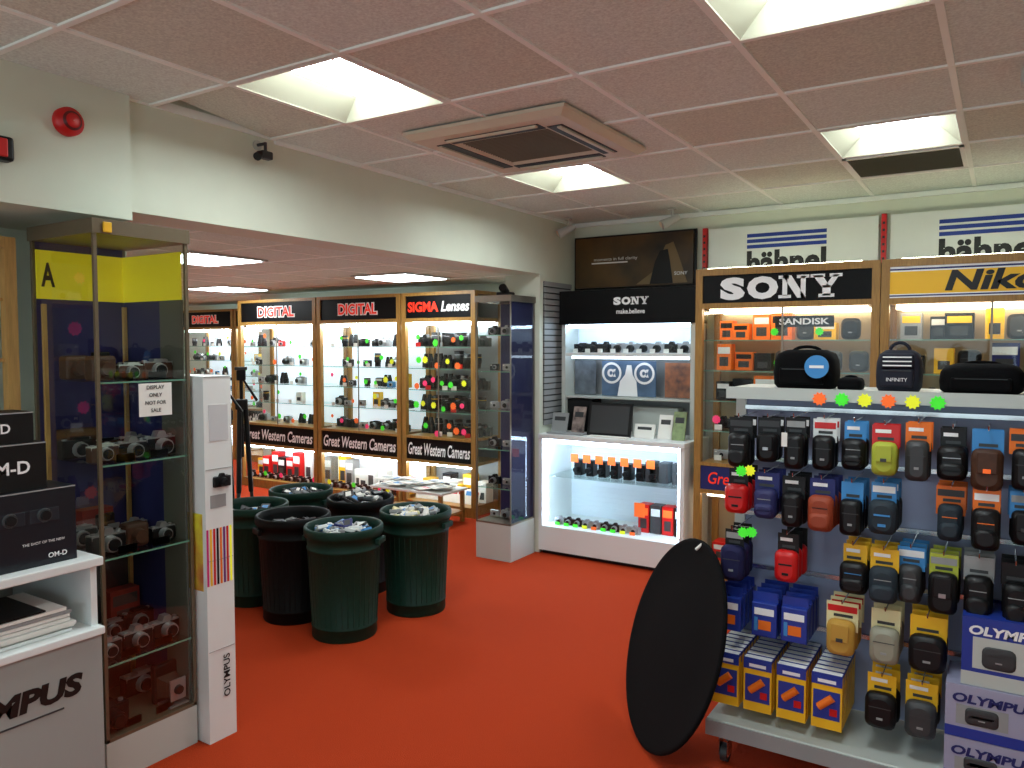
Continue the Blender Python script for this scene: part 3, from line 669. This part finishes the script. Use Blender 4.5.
# ------------------------------------------------------------------ alarms / cctv
mb = MB(); mb.M = T(-2.86, 1.528, 2.345, rz=90, rx=90)
mb.lathe(0, 0, [(0.001, 0.05), (0.018, 0.05), (0.03, 0.045), (0.04, 0.03), (0.05, 0.026), (0.05, 0.0)], RED, 28)
mb.lathe(0, 0, [(0.026, 0.0485), (0.034, 0.042)], mat('dark_red', (90, 8, 10), .4), 28); mb.obj('fire_alarm_sounder')
mb = MB(); mb.M = T(-2.86, 1.30, 2.2, rz=90); mb.rbox(-0.06, 0.03, -0.05, -0.0, -0.04, 0.04, BLACK, .01); mb.rbox(-0.04, 0.005, -0.06, -0.05, -0.03, 0.03, RED, .004); mb.obj('alarm_call_point')
mb = MB(); mb.cyl((-2.895, 2.4, 2.455), (-2.84, 2.4, 2.455), 0.007, 0.007, DGREY); mb.cyl((-2.899, 2.4, 2.455), (-2.89, 2.4, 2.455), 0.022, 0.022, OFFW)
mb.cyl((-2.84, 2.4, 2.46), (-2.84, 2.4, 2.42), 0.007, 0.007, DGREY)
mb.rbox(-2.858, -2.822, 2.37, 2.43, 2.385, 2.42, DGREY, 0.006); mb.cyl((-2.84, 2.37, 2.402), (-2.83, 2.345, 2.385), 0.017, 0.019, BLACK); mb.obj('security_camera')
mb = MB(); mb.rbox(0.02, 0.08, 3.2, 3.28, 2.44, 2.496, OFFW, .01); mb.cyl((0.05, 3.2, 2.465), (0.05, 3.18, 2.455), 0.015, 0.017, DGREY); mb.obj('security_camera')

# ------------------------------------------------------------------ dustbins
def bin_(x, y, m, fillz, rot, pk):
    mb = MB(); r0, r1, h = 0.168, 0.198, 0.59
    prof = [(0.001, 0.0), (r0, 0.0), (r0+0.004, 0.01)]
    def rr(z): return r0+(r1-r0)*z/h
    for zz in (0.06, 0.47):
        prof += [(rr(zz)-0.0, zz), (rr(zz)+0.004, zz+0.003), (rr(zz)+0.004, zz+0.012), (rr(zz), zz+0.016)]
    prof += [(rr(0.535), 0.535), (r1+0.006, 0.54), (r1+0.012, 0.555), (r1+0.012, 0.583), (r1+0.006, 0.592), (r1-0.006, 0.588), (r1-0.01, 0.555), (r0-0.004, 0.012), (0.001, 0.012)]
    mb.lathe(x, y, prof, m, 40)
    for a in (rot, rot+180):
        ca, sa = math.cos(math.radians(a)), math.sin(math.radians(a))
        mb.M = T(x+ca*(r1+0.004), y+sa*(r1+0.004), 0, rz=a)
        mb.rbox(-0.004, 0.018, -0.05, 0.05, 0.50, 0.53, m, 0.004); mb.M = Matrix.Identity(4)
    for k in range(36):
        a = 2*math.pi*k/36
        mb.cyl((x+math.cos(a)*(rr(.08)-.0018), y+math.sin(a)*(rr(.08)-.0018), 0.08), (x+math.cos(a)*(rr(.46)-.0018), y+math.sin(a)*(rr(.46)-.0018), 0.46), 0.003, 0.003, m, 5)
    root = mb.obj('dustbin')
    g = MB(); rs = rr(fillz)-0.022
    g.lathe(x, y, [(0.001, fillz-0.03), (rs, fillz-0.03)], DGREY, 24)
    for k in range(40):
        a = R.uniform(0, 6.28); q = rs*0.76*math.sqrt(R.random())
        g.M = T(x+q*math.cos(a), y+q*math.sin(a), fillz-0.01+R.uniform(0, 0.03)+0.03*(1-q/rs), rz=R.uniform(0, 360), rx=R.uniform(-30, 30), ry=R.uniform(-30, 30))
        w = R.uniform(0.025, 0.045); c = R.choice(pk)
        g.rbox(-w, w, -w*0.7, w*0.7, -0.008, 0.012, c, 0.005, 2)
        g.box(-w*0.6, w*0.6, -w*0.4, w*0.4, 0.012, 0.0125, R.choice([DGREY, PAPER, LBLUE]))
    g.obj('packets', root)
bin_(-2.965, 2.99, BING, 0.545, 20, [PAPER, WHITE, LBLUE, BLACK, DBLUE, GREY])
bin_(-3.40, 3.03, BINK, 0.50, 70, [BLACK, DGREY, GREY, BLACK, BLACK])
bin_(-3.83, 3.10, BING, 0.50, 40, [BLACK, DGREY, GREY, PAPER, BLACK])
bin_(-2.89, 3.50, BING, 0.55, 10, [PAPER, GREY, PAPER, CREAM, DGREY])
bin_(-3.42, 3.60, BINK, 0.575, 10, [PAPER, DGREY, GREY, BLACK, PAPER])
bin_(-3.96, 3.60, BING, 0.53, 10, [BLACK, DGREY, DGREY, GREY, DGREY, BLACK])

def tripod(x, y, h, rz):
    mb = MB(); mb.M = T(x, y, 0, rz=rz)
    for k in range(3):
        a = 2*math.pi*k/3; b = (0.08*math.cos(a), 0.08*math.sin(a)); t = (0.025*math.cos(a), 0.025*math.sin(a))
        mid = ((b[0]+t[0])/2, (b[1]+t[1])/2)
        mb.cyl((b[0], b[1], 0.02), (mid[0], mid[1], h*0.42), 0.011, 0.011, DGREY, 8)
        mb.cyl((mid[0], mid[1], h*0.38), (t[0], t[1], h*0.8), 0.016, 0.017, BLACK, 8)
        mb.cyl((b[0], b[1], 0), (b[0], b[1], 0.03), 0.014, 0.012, BLACK, 8)
    mb.cyl((0,0,h*0.55), (0,0,h*0.93), 0.012, 0.012, BLACK, 10); mb.rbox(-0.04, 0.04, -0.04, 0.04, h*0.78, h*0.83, BLACK, 0.01)
    mb.rbox(-0.03, 0.03, -0.03, 0.03, h*0.92, h*0.97, BLACK, 0.008); mb.box(-0.04, 0.04, -0.03, 0.03, h*0.97, h*0.985, DGREY)
    mb.cyl((0,0,h*0.94), (0.10, 0.05, h*0.82), 0.006, 0.01, BLACK, 8); mb.obj('camera_tripod')
tripod(-4.24, 3.22, 1.36, 10); tripod(-4.40, 3.48, 1.42, 50)

# ------------------------------------------------------------------ merchandising rack
RX0, RX1 = -0.90, 0.42; PY = 3.10
mb = MB()
mb.box(RX0+0.03, RX1-0.03, PY, PY+0.03, 0.18, 1.35, RACKP)
for x in (RX0, RX1-0.04): mb.box(x, x+0.04, PY-0.01, PY+0.04, 0.15, 1.36, OFFW)
mb.rbox(RX0, RX1, 2.96, 3.30, 1.36, 1.385, OFFW, .004); mb.box(RX0, RX1, 2.955, 2.96, 1.345, 1.39, OFFW)
mb.rbox(RX0-0.0, RX1+0.02, 2.76, 3.42, 0.13, 0.17, OFFW, 0.008); mb.box(RX0, RX1, 2.755, 2.762, 0.11, 0.165, GREY)
for x in (RX0+0.06, RX1-0.06):
    for y in (2.80, 3.36):
        mb.cyl((x, y, 0.13), (x, y, 0.085), 0.012, 0.012, CHROME); mb.box(x-0.018, x-0.014, y-0.02, y+0.03, 0.03, 0.09, CHROME); mb.box(x+0.014, x+0.018, y-0.02, y+0.03, 0.03, 0.09, CHROME)
        mb.cyl((x-0.012, y+0.01, 0.033), (x+0.012, y+0.01, 0.033), 0.033, 0.033, DGREY, 20)
ROWS = [1.285, 1.085, 0.865, 0.655, 0.45]
for z in ROWS: mb.box(RX0+0.04, RX1-0.04, PY-0.022, PY-0.006, z+0.012, z+0.028, CHROME)
root = mb.obj('merchandise_rack')
def pack(g, x, z, card, pm, n=2, yfront=2.90, trim=None, w=0.082, hh=1.0):
    g.cyl((x, PY, z+0.004), (x, yfront-0.03, z+0.004), 0.0022, 0.0022, CHROME, 6)
    g.cyl((x, yfront-0.03, z+0.004), (x, yfront-0.035, z+0.018), 0.0022, 0.0022, CHROME, 6)
    st = R.random(); ww = w*R.uniform(.82, 1.1); sty = R.choice([0, 0, 1, 2, 1]); ch = R.uniform(.07, .1); cw = w*R.uniform(.85, 1.08)
    for k in range(n):
        y = yfront+k*0.06; jx = R.uniform(-.004, .004)
        g.box(x+jx-cw/2, x+jx+cw/2, y, y+0.0012, z-ch, z, card)
        if st < 0.5: g.box(x+jx-cw*.38, x+jx+cw*.2, y-0.001, y, z-0.028, z-0.016, TW if card not in (WHITE, CREAM) else RED)
        elif st < .75: g.box(x+jx-cw/2+0.004, x+jx+cw/2-0.004, y-0.001, y, z-0.034, z-0.012, R.choice([TW, GREY, DGREY]) if card not in (WHITE, CREAM) else RED)
        if k == 0: g.box(x-cw*.3, x+cw*.3, y-0.001, y, z-0.052, z-0.042, DGREY)
        ph = 0.122*hh; pouch(g, x+jx, y, z-0.056-ph, ww*1.0, ph, 0.045, pm, trim, sty)
DG2 = mat('pouch_dark_teal', (30, 44, 54), .7); RUST = mat('rust', (150,60,30), .6); TAN2 = mat('tan2', (170,104,40), .6)
row1 = [(BLACK,BLACK,None),(BLACK,BLACK,SILVER),(BLACK,BLACK,None),(WHITE,BLACK,None),(LBLUE,BLACK,None),(RED,GREEN,None),(ORANGE,DGREY,None),(BLACK,BLACK,SILVER),(LBLUE,LEATH,NORG),(ORANGE,BLACK,None),(BLACK,BLACK,None),(LBLUE,BLACK,None),(RED,BLACK,None)]
row2 = [(BLACK,RED,BLACK),(DBLUE,NAVY,None),(BLACK,BLACK,None),(DBLUE,RUST,BLACK),(LBLUE,BLACK,None),(LBLUE,DG2,LBLUE),None,(ORANGE,DG2,ORANGE),(ORANGE,BLACK,ORANGE),(LBLUE,BLACK,None),(BLACK,DBLUE,None),(ORANGE,BLACK,None),None]
row3 = [(BLACK,PURPD,None),(None),(BLACK,RED,BLACK),None,(NYEL,BLACK,LBLUE),(NYEL,DG2,None),(LBLUE,DGREY,None),(GREEN,BLACK,SILVER),(GREY,BLACK,None),(BLACK,BLACK,None),(NYEL,BLACK,None),None,None]
g = MB(); sx = 0.098
for r, row in enumerate((row1, row2, row3)):
    for k, it in enumerate(row):
        x = RX0+0.08+sx*k
        if r == 2: x = RX0+0.065+sx*k+(0.02 if k in (4,5) else 0)
        if r == 1 and k == 0: x -= 0.01
        if it is None or x > RX1-0.08: continue
        pack(g, x, ROWS[r]+R.uniform(-.008,.006), it[0], it[1], 3 if r else 2, 2.88+R.uniform(-.02,.03), it[2], hh=R.uniform(.85, 1.12))
for x, cd, pm in ((-0.45, CREAM, TAN), (-0.315, CREAM, mat('silver_pouch', (150, 148, 130), .5)), (-0.19, NYEL, BLACK)): pack(g, x, ROWS[3], cd, pm, 3, 2.86, None, 0.1)
for x, cd, pm in ((-0.32, NYEL, BLACK), (-0.20, NYEL, DGREY)): pack(g, x, ROWS[4]-0.02, cd, pm, 3, 2.86, None, 0.1)
for x, z in ((-0.80, 1.09), (-0.79, 0.865)): star(g, x, 2.82, z, 0.022, NGRN); star(g, x+0.03, 2.822, z+.004, 0.022, NYLW if z > 1 else NGRN)
g.rbox(-0.66, -0.64, 2.82, 2.821, 1.19, 1.24, PAPER, .0004)
g.obj('camera_pouch_packs', root)
g = MB()
for k, m in enumerate((NORG, NGRN, NYLW, NORG, NYLW, NGRN)): star(g, -0.56+0.075*k, 2.95, 1.355, 0.026, m)
g.obj('price_stars', root)
g = MB(); BB = mat('accessory_blue', (30, 56, 150), .4)
for k, x in enumerate((-0.845, -0.715, -0.61)):
    for j in range(4):
        y = 2.84+0.055*j; zt = ROWS[3]-0.01
        g.rbox(x-0.045, x+0.045, y, y+0.045, zt-0.16, zt-0.035, BB, .004); g.box(x-0.045, x+0.045, y+0.02, y+0.0215, zt-0.04, zt, BB)
        g.box(x-0.035, x+0.035, y-0.001, y, zt-0.08, zt-0.055, TW); g.box(x-0.02, x+0.025, y-0.001, y, zt-0.135, zt-0.1, ORANGE); g.box(x-0.035, x-0.022, y-0.001, y, zt-0.14, zt-0.09, LBLUE)
for k, x in enumerate((-0.845, -0.727, -0.609, -0.49)):
    for j in range(7):
        y = 2.81+0.04*j; zt = ROWS[4]-0.01
        g.box(x-0.05, x+0.05, y, y+0.032, zt-0.225, zt-0.04, NYEL); g.box(x-0.05, x+0.05, y, y+0.032, zt-0.04, zt-0.03, BB)
        g.box(x-0.044, x+0.044, y-0.001, y, zt-0.19, zt-0.09, BB); g.box(x-0.05, x+0.05, y-0.0012, y, zt-0.07, zt-0.04, BB)
        g.cyl((x-0.025, y-0.0015, zt-0.15), (x+0.02, y-0.002, zt-0.11), 0.014, 0.014, ORANGE, 8); g.box(x+0.01, x+0.035, y-0.002, y, zt-0.175, zt-0.15, RED)
        g.box(x-0.048, x+0.048, y+0.002, y+0.03, zt-0.03, zt-0.0295, PAPER if j % 2 else TW)
        g.box(x-0.03, x+0.03, y-0.0015, y, zt-0.062, zt-0.05, TW)
g.obj('boxed_accessories', root)
def obox(x0, x1, y0, y1, z0, z1, m, tm):
    mb = MB(); mb.box(x0, x1, y0, y1, z0, z1, m); h = z1-z0
    mb.text('OLYMPUS', tm, (x0+x1)/2, y0-0.002, z1-0.04, (x1-x0)*0.85, 0.03, bold=0.04, shear=.15)
    mb.box(x0, x1, y0-0.001, y0, z0, z0+h*0.2, BB if m is not BB else OFFW)
    mb.box(x0+0.03, x0+0.17, y0-0.001, y0, z0+h*.26, z1-0.062, OFFW if m is BB else GREY)
    pouch(mb, x0+0.1, y0, z0+h*0.28, 0.09, h*0.32, 0.004, DGREY)
    mb.obj('camera_carton', root)
PV = mat('pale_violet', (160, 160, 186), .5)
obox(-0.13, 0.13, 2.78, 2.98, 0.172, 0.31, PV, DBLUE); obox(-0.13, 0.13, 2.78, 2.98, 0.312, 0.48, PV, DBLUE); obox(-0.09, 0.16, 2.79, 2.98, 0.482, 0.70, BB, TW)
def bag(x0, x1, y0, y1, z0, h, m, stripes=False, flap=True, hl=0.02):
    mb = MB(); cx = (x0+x1)/2; w = (x1-x0)/2; cy = (y0+y1)/2; d = (y1-y0)/2
    def ring(f, z, n=24):
        out = []
        for k in range(n):
            a = 2*math.pi*k/n; c, s = math.cos(a), math.sin(a); e = 0.45
            out.append((cx+w*f*math.copysign(abs(c)**e, c), cy+d*f*math.copysign(abs(s)**e, s), z))
        return out
    mb.loft([ring(0.86, z0), ring(0.97, z0+h*0.1), ring(1.0, z0+h*0.4), ring(0.97, z0+h*0.72), ring(0.86, z0+h*0.9), ring(0.6, z0+h)], m, True)
    if flap: mb.rbox(cx-w*0.7, cx+w*0.7, y0-0.012, y0+0.02, z0+h*0.12, z0+h*0.55, m, 0.008); mb.box(cx-w*0.6, cx+w*0.6, y0-0.014, y0-0.012, z0+h*0.5, z0+h*0.52, DGREY)
    pr = None
    for k in range(11):
        a = math.pi*k/10; p = (cx+w*0.45*math.cos(a), cy, z0+h*0.94+hl*math.sin(a))
        if pr: mb.cyl(pr, p, 0.006, 0.006, m, 8)
        pr = p
    if stripes:
        mb.rbox(cx-w*0.7, cx+w*0.7, y0-0.0125, y0+0.03, z0+h*0.56, z0+h*0.92, m, 0.008)
        for k in range(3): mb.box(cx-w*0.62, cx+w*0.62, y0-0.016, y0-0.0125, z0+h*(0.62+0.1*k), z0+h*(0.65+0.1*k), TW)
        mb.text('INFINITY', TW, cx, y0-0.0145, z0+h*0.3, w*0.9, 0.012)
    return mb
b = bag(-0.745, -0.52, 2.99, 3.18, 1.386, 0.145, BLACKC)
b.cyl((-0.575, 2.965, 1.47), (-0.575, 2.97, 1.47), 0.042, 0.042, LBLUE, 24); b.box(-0.60, -0.55, 2.964, 2.965, 1.465, 1.475, TW); b.obj('camera_bag')
bag(-0.515, -0.43, 3.0, 3.12, 1.386, 0.045, BLACKC, flap=False, hl=.005).obj('camera_bag')
bag(-0.385, -0.24, 2.98, 3.12, 1.386, 0.145, mat('navy_cloth', (14, 18, 36), .8), True, hl=.035).obj('camera_bag')
bag(-0.19, 0.06, 2.98, 3.2, 1.386, 0.10, BLACKC, hl=.01).obj('camera_bag')
bag(0.07, 0.36, 2.98, 3.2, 1.386, 0.15, BLACKC).obj('camera_bag')

# folded reflector disc leaning beside rack
mb = MB(); tilt = 18; rad = 0.41
mb.M = Matrix.Translation((-1.065, 2.84, rad*math.cos(math.radians(tilt))+0.004)) @ Matrix.Rotation(math.radians(41), 4, 'Z') @ Matrix.Rotation(math.radians(tilt-90), 4, 'Y')
mb.lathe(0, 0, [(0.001, 0.004), (rad*0.6, 0.006), (rad*0.95, 0.004), (rad-0.006, 0.008), (rad, 0.003), (rad, -0.003), (rad-0.006, -0.008), (rad*0.95, -0.004), (0.001, -0.004)], BLACKC, 64)
mb.cyl((rad*0.99, 0.0, 0.0), (rad*0.90, 0.02, 0.012), 0.006, 0.006, PAPER, 6)
mb.obj('photo_reflector_disc')

# ------------------------------------------------------------------ world and camera
w = bpy.data.worlds.new('World'); sc.world = w; w.use_nodes = True
w.node_tree.nodes['Background'].inputs['Color'].default_value = (0.72, 0.9, 1.0, 1); w.node_tree.nodes['Background'].inputs['Strength'].default_value = 2.2
cd = bpy.data.cameras.new('cam'); co = bpy.data.objects.new('camera', cd); sc.collection.objects.link(co)
cd.sensor_width = 36; cd.lens = 776/1024*36; cd.clip_start = 0.05
co.location = (0, 0, 1.55); co.rotation_euler = (math.radians(90-2.9), 0, math.radians(32.4))
sc.camera = co
